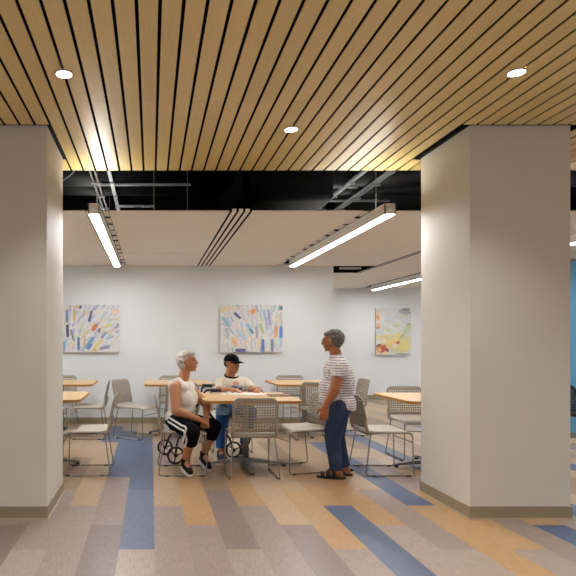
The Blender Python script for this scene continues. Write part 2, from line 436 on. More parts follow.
# recessed downlights (grid carried on behind the camera)
n = 0
DL = [(-.537,3.49,'left recessed downlight in the timber ceiling'),(1.091,4.40,'middle recessed downlight, nearest the ceiling edge'),(2.245,3.47,'right recessed downlight in the timber ceiling')]
DL += [(x, y, 'recessed downlight in the timber ceiling behind the camera') for y, xs in ((2.56,(-1.95,.85,3.6,6.4)),(1.65,(-.537,2.245,5.2)),(.74,(-1.95,.85,3.6)),(-.17,(-.537,2.245,5.2)),(-1.1,(-1.95,.85,3.6))) for x in xs]
DL += [(x, y, 'recessed downlight in the timber ceiling out of the frame') for x, y in ((5.2,3.47),(4.5,4.4),(-3.2,3.9))]
for x, y, lb in DL:
    t = thing('recessed_downlight', lb, 'ceiling light', (x, y, ZW), 0, 'recessed downlights')
    MB().tube([(0.051*math.cos(a*PI/12), .051*math.sin(a*PI/12), -.004) for a in range(24)], .006, 6, closed=True).build('trim_ring', M['trimring'], t, smooth=True)
    b = MB(); b.tube([(0,0,-.003),(0,0,-.009)], .047, 24); b.build('lens', M['dl'], t)
    l = bpy.data.lights.new('downlight_beam', 'SPOT'); l.energy = SPOT_W; l.spot_size = math.radians(106); l.spot_blend = 1; l.shadow_soft_size = .045; l.color = (1, .97, .92)
    o = bpy.data.objects.new('downlight_beam', l); C.objects.link(o); o.location = (0, 0, -.03); o.parent = t

# ------------------------------------------------------------------ slot air diffusers
def slot_diffuser(x, y0, y1, w, nl, label):
    t = thing('slot_diffuser', label, 'air diffuser', (x, y0, ZC), 0, 'linear air slots in the white ceiling')
    for k in range(nl):
        xx = -w/2+.01+(w-.02)*k/(nl-1)
        MB().box((xx-.011, 0, -.002), (xx+.011, y1-y0, .02)).build('air_slot', M['black'], t)
        if k < nl-1:
            dx = (w-.02)/(nl-1)
            MB().box((xx+.012, 0, 0), (xx+dx-.012, y1-y0, .025)).build('slot_bar', M['cloud'], t)
slot_diffuser(.875, YC-.01, YB, .215, 4, 'black-lined linear air slot in the middle of the white ceiling')
slot_diffuser(3.79, YC-.01, 10.4, .075, 2, 'thin double air slot in the white ceiling beside the right column')
b = MB().box((3.42, 10.2, ZC+.05), (3.80, 10.26, ZC+.085)); tag(b.build('ceiling_strip', M['housing']), 'pale strip inside the dark ceiling opening beyond the back wall corner', 'ceiling strip')

# ------------------------------------------------------------------ paintings
def painting(name, label, x0, x1, z0, z1, yw, strokes, bg, group=None):
    t = thing(name, label, 'painting', ((x0+x1)/2, yw-.022, z0), 0, group)
    W = x1-x0; H = z1-z0
    MB().box((-W/2, -.04, 0), (W/2, 0, H)).build('canvas', M['canvas_edge'], t)
    b = MB(); cs = []; d = -.041
    v = [b.bm.verts.new(p) for p in ((-W/2,d,0),(W/2,d,0),(W/2,d,H),(-W/2,d,H))]; b.bm.faces.new(v); cs.append(lin(bg))
    for k, (u, vv, a, l, w_, c, blob) in enumerate(strokes):
        d -= .00002; ca, sa = math.cos(a), math.sin(a); pts = []
        nn = 12; c = tuple(x*.72+222*.28 for x in c)
        for q in range(nn):
            an = 2*PI*q/nn; ex = .45 if not blob else 1
            px = math.copysign(abs(math.cos(an))**ex, math.cos(an))*l/2; py = math.copysign(abs(math.sin(an))**ex, math.sin(an))*w_/2
            if blob: f = random.uniform(.7,1.15); px *= f; py *= f
            X = (u-.5)*W+px*ca-py*sa; Z = vv*H+px*sa+py*ca
            pts.append(b.bm.verts.new((min(max(X,-W/2),W/2), d, min(max(Z,0),H))))
        b.bm.faces.new(pts); cs.append(lin(c))
    o = b.build('painted_face', M['art'], t, recalc=False); colour_layer(o.data, cs)
    return t
pal = [(150,176,208),(176,196,216),(198,206,216),(206,200,214),(216,206,190),(222,196,160),(196,204,180),(186,190,204),(226,216,200),(170,196,204),(222,212,216),(160,168,196)]
def art1(seed, fan, accents):
    random.seed(seed); S = []
    for r in range(8):
        for c in range(13):
            u = (c+.5+random.uniform(-.3,.3))/13; v = (r+.5+random.uniform(-.3,.3))/8
            S.append((u, v, fan(u, v)+random.uniform(-.12,.12), random.uniform(.09,.16), random.uniform(.028,.05), random.choice(pal), False))
    return S+accents
A = PI/2
s1 = art1(3, lambda u,v: A-.1-(1.0*u if v < .75 else .6*u), [
 (.16,.45,A+.03,.22,.045,(26,34,74),False),(.15,.76,A,.22,.045,(92,112,168),False),(.03,.78,A+.1,.2,.05,(206,150,96),False),(.27,.78,A,.2,.05,(214,176,120),False),
 (.24,.36,A+.3,.2,.04,(86,138,160),False),(.37,.95,.8,.06,.05,(70,80,110),False),(.54,.80,A-.2,.12,.05,(84,86,110),False),(.52,.70,A-.3,.10,.04,(36,40,90),False),
 (.60,.52,.9,.14,.07,(204,92,50),False),(.68,.46,1.3,.08,.04,(150,70,50),False),(.34,.18,A,.22,.045,(62,92,168),False),(.52,.20,.95,.24,.06,(84,138,196),False),(.52,.12,.95,.12,.05,(70,110,200),False),
 (.75,.36,.85,.14,.05,(120,130,180),False),(.60,.05,.1,.06,.06,(206,178,40),False),(.66,.18,.8,.2,.06,(218,204,120),False),(.80,.55,.3,.18,.06,(216,206,130),False),(.77,.10,.25,.17,.06,(120,122,176),False),
 (.10,.12,A,.18,.05,(128,160,190),False),(.03,.14,A,.2,.05,(110,140,164),False),(.97,.55,1.1,.1,.04,(130,136,156),False),(.94,.86,.4,.16,.08,(238,200,160),True),(.44,.24,A,.18,.03,(196,170,110),False),
 (.40,.52,A,.2,.06,(200,210,180),False),(.30,.95,0,.1,.05,(212,186,130),False)])
painting('abstract_painting', 'abstract painting of fanned brush strokes, left one on the back wall', -1.55, -.53, 1.19, 1.98, YB, s1, (222,222,222), 'two brush stroke paintings')
s2 = art1(8, lambda u,v: (A+.75-1.0*u if v > .3 else A), [
 (.27,.77,2.4,.15,.045,(48,58,110),False),(.52,.86,0,.14,.12,(232,170,104),True),(.52,.86,.9,.07,.05,(200,110,60),True),(.78,.73,A+.1,.28,.045,(140,140,190),False),(.47,.50,2.1,.2,.05,(120,176,214),False),
 (.50,.44,2.2,.1,.03,(60,90,130),False),(.58,.42,A+.1,.2,.05,(150,152,170),False),(.66,.50,1.9,.2,.05,(176,190,140),False),(.89,.42,A-.1,.22,.05,(236,146,76),False),(.97,.42,A,.2,.055,(52,112,196),False),
 (.68,.13,A,.24,.055,(74,88,190),False),(.83,.13,A,.24,.05,(104,106,170),False),(.32,.04,0,.18,.06,(54,56,120),False),(.22,.22,2.0,.2,.09,(236,178,130),True),(.61,.18,A,.2,.03,(238,206,110),False),
 (.97,.93,A,.07,.09,(90,140,150),False),(.97,.93,A,.04,.03,(40,70,90),False),(.09,.63,2.2,.2,.06,(130,180,196),False),(.11,.42,1.8,.16,.05,(176,172,176),False),(.05,.9,.3,.16,.07,(224,206,150),False),(.2,.92,0,.2,.05,(222,208,170),False),
 (.36,.36,1.9,.18,.05,(176,200,220),False),(.92,.7,A,.2,.05,(230,210,180),False),(.76,.2,A,.2,.06,(204,226,220),False),(.91,.2,A,.2,.06,(206,226,216),False)])
painting('abstract_painting', 'abstract painting of pastel strokes, above the man in the black cap', 1.156, 2.19, 1.19, 1.98, YB, s2, (224,222,222), 'two brush stroke paintings')
random.seed(12); s3 = []
for k in range(60):
    u, v = random.random(), random.random()
    c = random.choice([(216,220,226),(222,222,222),(214,216,206),(204,212,216)] if v > .45 else [(222,204,120),(226,214,160),(232,208,150),(214,210,160)])
    s3.append((u, v, random.uniform(-.3,.6), random.uniform(.2,.4), random.uniform(.08,.18), c, True))
for (u,v,a,l,w_,c) in ((.82,.92,0,.3,.16,(168,174,172)),(.85,.97,0,.22,.05,(110,112,112)),(.04,.83,.3,.14,.3,(238,196,140)),(.05,.8,.2,.08,.1,(206,140,70)),(.06,.62,.2,.14,.16,(226,176,120)),(.05,.58,0,.08,.06,(190,120,80)),
    (.3,.72,0,.14,.06,(196,206,160)),(.58,.62,.1,.2,.07,(190,204,150)),(.35,.53,-.4,.26,.07,(200,206,160)),(.9,.55,.9,.3,.12,(190,210,150)),(.92,.65,.4,.14,.05,(150,170,110)),(.8,.18,0,.36,.3,(224,210,110)),(.45,.28,.2,.4,.16,(238,206,120)),(.6,.38,1,.26,.16,(240,214,120)),
    (.62,.26,.5,.12,.1,(216,140,50)),(.62,.25,.2,.06,.05,(170,70,40)),(.12,.14,.2,.3,.22,(216,130,70)),(.08,.2,.6,.12,.08,(120,60,50)),(.22,.12,1,.16,.16,(196,60,50)),(.1,.1,0,.1,.08,(240,190,90)),(.32,.1,.8,.1,.1,(150,50,70)),(.5,.06,0,.2,.08,(200,210,190)),(.75,.4,.8,.16,.06,(176,170,90)),(.75,.02,0,.4,.03,(120,130,140))):
    s3.append((u,v,a,l,w_,c,True))
painting('floral_painting', 'tall yellow and red floral painting on the far wall', 5.31, 6.14, 1.06, 2.16, YF, s3, (220,222,222))

# ------------------------------------------------------------------ tables
def rounded(w, d, r, n=6):
    P = []
    for cx, cy, a0 in ((w/2-r,d/2-r,0),(-w/2+r,d/2-r,90),(-w/2+r,-d/2+r,180),(w/2-r,-d/2+r,270)):
        for k in range(n+1):
            a = math.radians(a0+90*k/n); P.append((cx+r*math.cos(a), cy+r*math.sin(a)))
    return P
def make_table(label):
    t = thing('dining_table', label, 'table', (0,0,0), 0, 'square wooden tables')
    MB().prism(rounded(1.0,1.0,.09), .738, .765).build('tabletop', M['top'], t)
    e = MB(); o1 = rounded(1.006,1.006,.093); o0 = rounded(.998,.998,.089)
    A_ = [e.bm.verts.new((x,y,.736)) for x,y in o1]; B_ = [e.bm.verts.new((x,y,.764)) for x,y in o1]; Cc = [e.bm.verts.new((x,y,.736)) for x,y in o0]; D_ = [e.bm.verts.new((x,y,.764)) for x,y in o0]
    e.bridge(A_,B_); e.bridge(B_,D_); e.bridge(D_,Cc); e.bridge(Cc,A_); e.build('edge_band', M['edge'], t)
    MB().tube([(0,0,.06),(0,0,.735)], .034, 16).build('post', M['grey'], t, smooth=True)
    p = MB(); p.box((-.2,-.03,.715),(.2,.03,.737)); p.box((-.03,-.2,.715),(.03,.2,.737)); p.build('mounting_plate', M['darkgrey'], t)
    for k in range(4):
        a = k*PI/2; d = Vector((math.cos(a), math.sin(a), 0)); s = Vector((-d.y, d.x, 0))
        f = MB(); R0 = [d*.02+s*.03+Vector((0,0,.10)), d*.02-s*.03+Vector((0,0,.10)), d*.02-s*.03+Vector((0,0,.05)), d*.02+s*.03+Vector((0,0,.05))]
        R1 = [d*.44+s*.018+Vector((0,0,.038)), d*.44-s*.018+Vector((0,0,.038)), d*.44-s*.018+Vector((0,0,.018)), d*.44+s*.018+Vector((0,0,.018))]
        a1 = [f.bm.verts.new(q) for q in R0]; a2 = [f.bm.verts.new(q) for q in R1]; f.bridge(a1,a2); f.bm.faces.new(a1); f.bm.faces.new(a2)
        fo_ = f.build('foot', M['grey'], t)
        g = MB(); g.tube([d*.42, d*.42+Vector((0,0,.022))], .022, 12); g.build('glide', M['darkgrey'], fo_)
    return t
T0 = make_table('square wooden table with papers on it where the man in the cap sits')
T0.location = (1.04, 6.2, 0)
for x, y, lb in ((-1.235,6.3,'wooden table partly hidden behind the left column, nearer of the two'),(-1.33,8.4,'wooden table by the back wall under the left painting'),
                 (.41,8.4,'wooden table by the back wall behind the woman in the white top'),(2.28,8.4,'wooden table by the back wall left of the standing woman'),(3.09,6.15,'wooden table cut off by the right column')):
    dup(T0, (x, y, 0), 0, lb)

# ------------------------------------------------------------------ chairs
def back_point(u, v):
    """u across, v up (0 at the bottom) -> point on the curved, reclined back shell"""
    return Vector((u, -.235-.16*v-.10*v*v+.22*u*u, .415+v))
def make_chair(label, backm, seatm):
    t = thing('sled_base_chair', label, 'chair', (0,0,0), 0, 'sled base chairs')
    # seat: thin moulded shell with a dipped middle and a waterfall front
    s = MB(); N, K = 14, 14; G = []
    for i in range(N+1):
        row = []
        for j in range(K+1):
            x = (i/N-.5); y = (j/K-.5)
            w_ = .46*(1-.10*max(0,-y*2)**2); cr = abs(x*2)**6*abs(y*2)**6*.03
            z = .455-.012*(1-(2*x)**2)*(1-(y*2)**2)-.03*max(0,(y-.3)/.2)**2*.9+.012*max(0,(-y-.35)/.15)
            row.append(s.bm.verts.new((x*w_*(1-cr), y*.46*(1-cr), z)))
        G.append(row)
    for i in range(N):
        for j in range(K): s.bm.faces.new((G[i][j], G[i+1][j], G[i+1][j+1], G[i][j+1]))
    so_ = s.build('seat', seatm, t, smooth=True); md = so_.modifiers.new('thick','SOLIDIFY'); md.thickness = .018; md.offset = -1
    # perforated backrest
    b = MB(); us = [-.225,-.20]; nh = 15
    us += [-.20+.40*k/nh for k in range(1, nh+1)] + [.225]
    vs = [0,.028,.062,.09]; nv = 10
    vs += [.09+.27*k/nv for k in range(1, nv+1)] + [.385,.40]
    def P(u, v):
        # round the top corners, taper slightly
        if v > .34:
            m_ = .225-(.05*((v-.34)/.06)**2); u = max(-m_, min(m_, u))
        return back_point(u*(1-.12*(.4-v)/.4*0), v)
    cache = {}
    def vert(u, v):
        k = (round(u,5), round(v,5))
        if k not in cache: cache[k] = b.bm.verts.new(P(u, v))
        return cache[k]
    for a in range(len(us)-1):
        for c in range(len(vs)-1):
            u0,u1,v0,v1 = us[a],us[a+1],vs[c],vs[c+1]
            inner = 0 < a < len(us)-2
            if inner and c == 1: continue                                   # open slot above the bottom rail
            if inner and 3 <= c < 3+nv and abs((u0+u1)/2) < .196:
                um, vm = (u0+u1)/2, (v0+v1)/2; hu = (u1-u0)*.46; hv = (v1-v0)*.46
                O = [(u0,v0),(um,v0),(u1,v0),(u1,vm),(u1,v1),(um,v1),(u0,v1),(u0,vm)]
                I = [(um-hu*.53,vm-hv*.53),(um,vm-hv),(um+hu*.53,vm-hv*.53),(um+hu,vm),(um+hu*.53,vm+hv*.53),(um,vm+hv),(um-hu*.53,vm+hv*.53),(um-hu,vm)]
                ov = [vert(*q) for q in O]; iv = [vert(*q) for q in I]
                for q in range(8): b.bm.faces.new((ov[q], ov[(q+1)%8], iv[(q+1)%8], iv[q]))
            else:
                # border cells next to perforated cells get the mid points too, so that seams close
                b.bm.faces.new([vert(u0,v0),vert(u1,v0),vert(u1,v1),vert(u0,v1)])
    bmesh.ops.remove_doubles(b.bm, verts=b.bm.verts[:], dist=1e-5)
    bo = b.build('backrest', backm, t, smooth=True); md = bo.modifiers.new('thick','SOLIDIFY'); md.thickness = .010; md.offset = 0
    # moulded arms that tie back to seat
    for sg in (-1, 1):
        a_ = MB(); a_.tube([(sg*.19,-.12,.435),(sg*.212,-.20,.43),(sg*.219,-.236,.445),(sg*.219,-.25,.50),(sg*.219,-.262,.56)], [.012,.015,.016,.015,.010], 8)
        a_.build('back_bracket', backm, t, smooth=True)
        f = MB(); f.tube(bend_path([(sg*.19,-.13,.43),(sg*.20,.17,.43),(sg*.225,.215,.42),(sg*.235,.225,.008),(sg*.245,-.265,.008),(sg*.205,-.20,.43),(sg*.19,-.05,.432)], .035), .0065, 8)
        fo2 = f.build('side_frame', M['chrome'], t, smooth=True)
        MB().box((sg*.24-.010,-.20,0),(sg*.24+.010,-.16,.012)).build('glide', M['darkgrey'], fo2); MB().box((sg*.237-.010,.15,0),(sg*.237+.010,.19,.012)).build('glide', M['darkgrey'], fo2)
    for y in (-.12, .15):
        MB().tube([(-.19,y,.425),(.19,y,.425)], .006, 8).build('cross_bar', M['chrome'], t, smooth=True)
    MB().tube([(-.232,.222,.34),(.232,.222,.34)], .005, 8).build('front_bar', M['chrome'], t, smooth=True)
    return t
CH = make_chair('grey perforated chair with its back to us, in front of the man at the table', M['back'], M['seat'])
CH.location = (1.02, 5.80, 0)
for x, y, d, lb in (
    (-.675,5.97,90,'grey chair in profile beside the left column, facing the left table'),
    (-.90,8.1,90,'small grey chair in profile by the back wall, facing the table under the left painting'),
    (-.19,8.1,-120,'grey chair by the back wall showing its back, facing away from the left table'),
    (.34,5.95,-90,'grey chair the woman in the white top sits on'),
    (1.0,7.12,180,'chair the man in the black cap sits on'),
    (1.57,6.05,105,'empty pale chair to the right of the centre table, left of the standing woman'),
    (2.435,5.95,-90,'empty grey chair behind the standing woman, facing the table at the right column'),
    (3.12,6.66,180,'grey chair on the far side of the table at the right column'),
    (.42,7.82,0,'grey chair seen over the seated woman\'s shoulder, near side of the table behind her'),
    (.36,8.92,180,'grey chair against the back wall, far side of the table behind the seated woman'),
    (-1.43,8.92,180,'grey chair against the back wall, far side of the table under the left painting'),
    (-1.43,7.85,0,'grey chair beside the left column, near side of the back table'),
    (2.26,8.0,0,'grey chair on the near side of the back table, behind the empty pale chair'),
    (2.27,8.95,180,'grey chair against the back wall, seen under the table left of the standing woman'),
    (2.87,8.4,90,'pale grey chair at the back, just right of the standing woman\'s shoulder')):
    dup(CH, (x, y, 0), math.radians(d), lb)

# ------------------------------------------------------------------ things on the table
b = MB(); random.seed(2)
tp = thing('paper_sheets', 'loose white papers spread in front of the man in the cap', 'papers', (.98, 6.46, .7665))
for k, (dx, dy, a) in enumerate(((-.05,0,.1),(.1,.06,-.2),(.2,-.03,.35))):
    q = MB().box((-.13,-.10,k*.0015),(.13,.10,k*.0015+.001)); o = q.build('sheet', M['paper'], tp); o.location = (dx,dy,0); o.rotation_euler = (0,0,a)
bk_ = thing('notebook', 'flat brown notebook on the right of the centre table', 'notebook', (1.40, 6.22, .766), .05)
MB().box((-.11,-.07,0),(.11,.07,.004)).build('cover', M['book'], bk_); MB().box((-.105,-.065,.004),(.108,.066,.014)).build('pages', M['paper'], bk_); MB().box((-.11,-.07,.014),(.11,.07,.018)).build('cover', M['book'], bk_)
b = MB(); b.tube([(0,0,0),(0,0,.012),(0,0,.03)], [.022,.026,.024], 16)
o = b.build('small_white_cup', M['paper'], smooth=False); o.location = (.88, 6.42, .766); tag(o, 'tiny white cup standing by the papers on the centre table', 'cup')

# ------------------------------------------------------------------ three wheeled rollator
R = thing('rollator', 'black three-wheeled rollator with spoked wheels behind the seated woman', 'walker', (0,0,0))
for (x, y, r, a) in ((.275,6.28,.10,.15),(.17,6.80,.095,.1),(.965,6.60,.10,.25)):
    c = Vector((x, y, r)); u = Vector((math.cos(a), math.sin(a), 0)); z = Vector((0,0,1)); nrm = u.cross(z)
    wb = MB(); wb.tube([c+u*math.cos(2*PI*k/28)*(r-.012)+z*math.sin(2*PI*k/28)*(r-.012) for k in range(28)], .0125, 10, closed=True)
    wo = wb.build('wheel', M['blackplastic'], R, smooth=True)
    sp = MB()
    for k in range(3): sp.tube([c, c+u*math.cos(2*PI*k/3+.3)*(r-.02)+z*math.sin(2*PI*k/3+.3)*(r-.02)], .0075, 6)
    sp.tube([c-nrm*.02, c+nrm*.02], .022, 12); sp.build('spokes', M['blackplastic'], wo, smooth=True)
ap = Vector((.60,6.62,.66))
MB().tube(bend_path([(.275,6.325,.10),(.30,6.40,.24),(.52,6.60,.60),ap], .05), .013, 8).build('frame_leg', M['blackplastic'], R, smooth=True)
MB().tube(bend_path([(.17,6.76,.095),(.22,6.74,.24),(.52,6.66,.60),ap], .05), .013, 8).build('frame_leg', M['blackplastic'], R, smooth=True)
MB().tube(bend_path([(.965,6.64,.10),(.93,6.66,.22),(.66,6.63,.55),ap], .05), .013, 8).build('frame_leg', M['blackplastic'], R, smooth=True)
for (pts, nm) in (([(.60,6.62,.62),(.62,6.56,.80),(.80,6.52,.80)],'handlebar'),([(.60,6.64,.62),(.60,6.72,.83),(.72,6.74,.84)],'handlebar')):
    h = MB().tube(bend_path(pts, .05), .013, 8).build(nm, M['blackplastic'], R, smooth=True)
    p = Vector(pts[-1]); MB().tube([p-Vector((.11,0,0)), p+Vector((.01,0,0))], .021, 10).build('grip', M['blackplastic'], h, smooth=True)
    MB().tube(bend_path([p-Vector((.13,0,.01)), p+Vector((-.08,0,-.04)), p+Vector((.0,0,-.035))], .02), .007, 6).build('brake_lever', M['silver'], h, smooth=True)

# ------------------------------------------------------------------ people
def basis(f, up=(0,0,1)):
    f = Vector(f).normalized(); r = f.cross(Vector(up)).normalized(); u = r.cross(f); return f, r, u
def head(mb, c, f, s=1.0, up=(0,0,1)):
    """skull, jaw, nose, brow, cheeks, lips, chin and ears round the centre of the head"""
    f, r, u = basis(f, up); c = Vector(c); rot = Matrix((r, f, u)).transposed()
    P = lambda a, b, d: c+(f*a+r*b+u*d)*s
    E = lambda p, rr: mb.ell(p, tuple(x*s for x in rr), rot)
    E(P(-.012,0,.028), (.074,.092,.082)); E(P(.022,0,-.02), (.062,.070,.080)); E(P(.042,0,-.066), (.046,.044,.034)); E(P(.070,0,-.088),(.020,.016,.015))
    E(P(.068,0,.038), (.052,.022,.016)); E(P(.064,.034,-.012), (.022,.022,.02)); E(P(.064,-.034,-.012), (.022,.022,.02))
    mb.cap(P(.088,0,.022), .008*s, P(.106,0,-.018), .013*s); E(P(.097,.011,-.021),(.009,.010,.008)); E(P(.097,-.011,-.021),(.009,.010,.008))
    E(P(.083,0,-.047),(.022,.012,.007)); E(P(.081,0,-.057),(.020,.012,.008))
    for sg in (-1,1): E(P(-.004,sg*.076,.0), (.010,.020,.032))
    return P, rot
def face_bits(P, rot, s, parent, eye=True):
    for sg in (-1,1):
        MB().ell(P(.082,sg*.030,.014), (.014*s,.008*s,.007*s), rot, 10, 8).build('eye', M['eye'], parent, smooth=True)
        MB().ell(P(.0865,sg*.031,.036), (.018*s,.006*s,.004*s), rot, 10, 6).build('eyebrow', M['greyhair'], parent, smooth=True)
    MB().ell(P(.0925,0,-.052), (.020*s,.012*s,.0055*s), rot, 12, 8).build('mouth', M['lip'], parent, smooth=True)
def hand(mb, wrist, d, n, side, curl=.5, k=1.0, spread=.0):
    """palm, four unequal curled fingers and a thumb that leaves the side of the palm"""
    wrist = Vector(wrist); d = Vector(d).normalized(); n = Vector(n); n = (n-d*n.dot(d)).normalized(); s = d.cross(n)*side
    for q in (-.028,-.010,.010,.028): mb.cap(wrist+s*q*.6, .016*k, wrist+d*.085*k+s*q, .0125*k)
    for q, L in ((-.031,.062),(-.011,.076),(.0105,.082),(.031,.074)):
        p = wrist+d*.085*k+s*q*1.05; a = .15+curl*.3
        for seg, rr in ((.46,.0095),(.30,.0085),(.24,.0075)):
            dd = (d*math.cos(a)+n*math.sin(a)+s*(q*spread)).normalized(); e = p+dd*L*seg*k*1.1; mb.cap(p, rr*k, e, (rr-.0008)*k); p = e; a += curl*.8
    p = wrist+d*.025*k+s*.022; e = p+(d*.55+s*.75+n*.25).normalized()*.045*k; mb.cap(p, .014*k, e, .0115*k); mb.cap(e, .011*k, e+(d*.9+s*.25+n*.35).normalized()*.045*k, .0085*k)
def limb(mb, pts, rs):
    for i in range(len(pts)-1): mb.cap(pts[i], rs[i], pts[i+1], rs[i+1])
def curls(mb, c, f, s, n, region, r=.018, seed=1, size=(.082,.100,.092)):
    random.seed(seed); f, rr, u = basis(f); c = Vector(c); k = 0; g = 0
    while k < n and g < 5000:
        g += 1
        v = Vector((random.gauss(0,1), random.gauss(0,1), random.gauss(0,1))).normalized()
        if not region(v): continue
        p = c+(rr*v.x*size[0]+f*v.y*size[1]+u*v.z*size[2])*s
        q = r*random.uniform(.7,1.2)*s; mb.ell(p, (q,q,q), None, 8, 6); k += 1

# --- standing woman
F = Vector((-.95,.31,0)); Lf = Vector((0,0,1)).cross(F)      # facing, her left (towards us)
root = thing('person', 'standing woman in a striped shirt, jeans and black sandals, hands at her sides', 'person', (1.885, 5.70, 0))
W = lambda a, l, z: F*a+Lf*l+Vector((0,0,z))
bd = MB()
hc = W(.055,0,1.365)
hf = Vector((-.90,.44,-.08)); P, rot = head(bd, hc, hf, .94)
bd.cap(W(.035,0,1.29), .056, W(.0,0,1.17), .062)
bd.ell(W(0,0,1.07), (.15,.11,.14), Matrix((Lf,F,Vector((0,0,1)))).transposed()); bd.ell(W(.02,0,.88), (.16,.14,.16), Matrix((Lf,F,Vector((0,0,1)))).transposed()); bd.ell(W(-.01,0,.74), (.165,.14,.12), Matrix((Lf,F,Vector((0,0,1)))).transposed())
bd.cap(W(-.02,-.13,1.135), .055, W(-.02,.13,1.135), .055)
for sg, a0 in ((1,.0),(-1,-.06)):
    sh = W(-.02,sg*.185,1.125); el = W(.03+a0,sg*.235,.90); wr = W(.115+a0*1.8,sg*.225,.735)
    limb(bd, [sh, el, wr], [.060,.050,.032])
    hand(bd, wr, W(.15,0,-1)+Vector((0,0,0)), Lf*-sg, -sg, .55, 1.0)
    hip = W(-.005,sg*.085,.72); kn = W(.025+.02*sg,sg*.085,.40); an = W(-.025+.035*sg,sg*.085,.085)
    limb(bd, [hip, kn, an], [.098,.062,.042])
    heel = an+F*-.035+Vector((0,0,-.045)); toe = an+F*.135+Vector((0,0,-.058)); limb(bd, [an, heel], [.038,.032]); limb(bd, [an+Vector((0,0,-.02)), an+F*.06+Vector((0,0,-.045)), toe], [.038,.036,.020])
    for q in range(5):
        tt = toe+Lf*sg*(.030-.015*q)+F*(-.003*q*q*.3); bd.cap(tt+F*-.02, .011, tt+F*(.028-.004*q), .009-.0006*q)
bd.remesh('body', M['skin2'], root, .0065, 3)
face_bits(P, rot, .94, root)
h = MB(); fN, rN, uN = basis(hf)
h.ell(hc+fN*-.030+uN*.034, (.078,.078,.076), rot); h.ell(hc+fN*-.05+uN*-.01,(.066,.05,.064),rot); h.ell(hc+fN*.018+uN*.078,(.060,.060,.032),rot)
curls(h, hc+fN*-.025+uN*.03, hf, 1, 150, lambda v: (v.y < .15 and v.z > -.75) or v.z > .62, .014, 5, (.080,.090,.083))
h.remesh('hair', M['greyhair'], root, .0055, 1)
g = MB()
for sg in (-1,1):
    g.tube([P(.098,sg*.034+.024*math.cos(2*PI*k/16),.012+.018*math.sin(2*PI*k/16)) for k in range(16)], .0022, 6, closed=True)
    g.tube([P(.096,sg*.058,.016), P(.08,sg*.074,.016), P(0,sg*.083,.018)], .0022, 6)
g.tube([P(.10,-.011,.016), P(.104,0,.018), P(.10,.011,.016)], .002, 6)
g.build('glasses', M['grey'], root)
s = MB(); rT = Matrix((Lf,F,Vector((0,0,1)))).transposed()
s.cap(W(-.025,-.15,1.135), .068, W(-.025,.15,1.135), .068); s.cap(W(-.01,0,1.13), .09, W(.012,0,1.185), .078)
s.ell(W(0,0,1.06), (.195,.145,.15), rT); s.ell(W(.035,.065,1.0), (.085,.095,.085), rT); s.ell(W(.035,-.065,1.0), (.085,.095,.085), rT)
s.ell(W(.03,0,.89), (.18,.160,.16), rT); s.ell(W(.02,0,.80), (.18,.168,.15), rT); s.ell(W(-.025,0,.73), (.19,.155,.16), rT); s.ell(W(-.06,0,.95), (.165,.105,.20), rT)
for sg in (1,-1): s.cap(W(-.02,sg*.18,1.125), .072, W(.0,sg*.218,1.01), .070, flat=True); s.ell(W(-.02,sg*.18,1.125), (.072,.072,.072))
s.remesh('shirt', M['stripe'], root, .009, 5, cuts=[(W(0,0,.715), Vector((0,0,-1))+F*.22)])
j = MB()
j.ell(W(-.015,0,.74), (.175,.14,.15), rT); j.ell(W(-.03,.07,.70), (.095,.095,.13), rT); j.ell(W(-.03,-.07,.70), (.095,.095,.13), rT)
for sg in (1,-1):
    hip = W(-.01,sg*.088,.72); kn = W(.03+.02*sg,sg*.085,.40); an = W(-.02+.035*sg,sg*.085,.085)
    j.cap(hip, .115, kn, .080); j.cap(kn, .080, an, .062, flat=True)
    j.ell(kn, (.080,.080,.080))
j.remesh('jeans', M['jeans'], root, .008, 4)
for sg in (1,-1):
    an = W(-.025+.035*sg,sg*.085,0); fd = F
    so2 = MB(); out = []
    for k in range(20):
        a = 2*PI*k/20; out.append(an+F*(.055+.14*math.cos(a))+Lf*(.046*math.sin(a)*(1.0+.15*math.cos(a))))
    lo = [so2.bm.verts.new((p.x,p.y,.0)) for p in out]; hi = [so2.bm.verts.new((p.x,p.y,.022)) for p in out]
    so2.bridge(lo,hi); so2.bm.faces.new(lo[::-1]); so2.bm.faces.new(hi); sd = so2.build('sandal', M['leather'], root)
    st = MB()
    for a, hgt in ((.135,.055),(.08,.078),(.03,.092)):
        pts = [an+F*a+Lf*(.047*math.cos(q*PI/10))+Vector((0,0,.015+hgt*math.sin(q*PI/10)*.82)) for q in range(11)]
        for dx in (-.014,-.005,.005,.014): st.tube([p+F*dx for p in pts], .0055, 6)
    st.tube([an+F*-.06+Lf*(.04*math.cos(q*PI/8))-F*(.03*math.sin(q*PI/8))+Vector((0,0,.06)) for q in range(9)], .008, 6)
    st.build('strap', M['leather'], sd, smooth=True)

# --- seated woman
root = thing('person', 'seated woman with white hair, white sleeveless top and black capri trousers', 'person', (.33, 5.95, 0))
O = Vector((.33,5.95,0)); Q = lambda x, y, z: Vector((x,y,z))-O
bd = MB(); hc = Q(.385,5.93,1.145); hf = Vector((.93,-.32,.10)); P, rot = head(bd, hc, hf, .98)
bd.cap(Q(.365,5.94,1.08), .055, Q(.335,5.94,.95), .062)
tf = Vector((.90,-.43,0)).normalized(); tl = Vector((0,0,1)).cross(tf); rT = Matrix((tl,tf,Vector((0,0,1)))).transposed()
hipc = Q(.295,5.95,.54); ch = Q(.325,5.94,.82)
bd.ell(hipc, (.17,.14,.10), rT); bd.ell(Q(.315,5.94,.68), (.14,.12,.14), rT); bd.ell(ch, (.15,.11,.13), rT)
shL = ch-tf*.01+tl*.175+Vector((0,0,.07)); shR = ch-tf*.01-tl*.175+Vector((0,0,.07))   # tl is her left (away), -tl her right (near)
shN = shR; shFar = shL
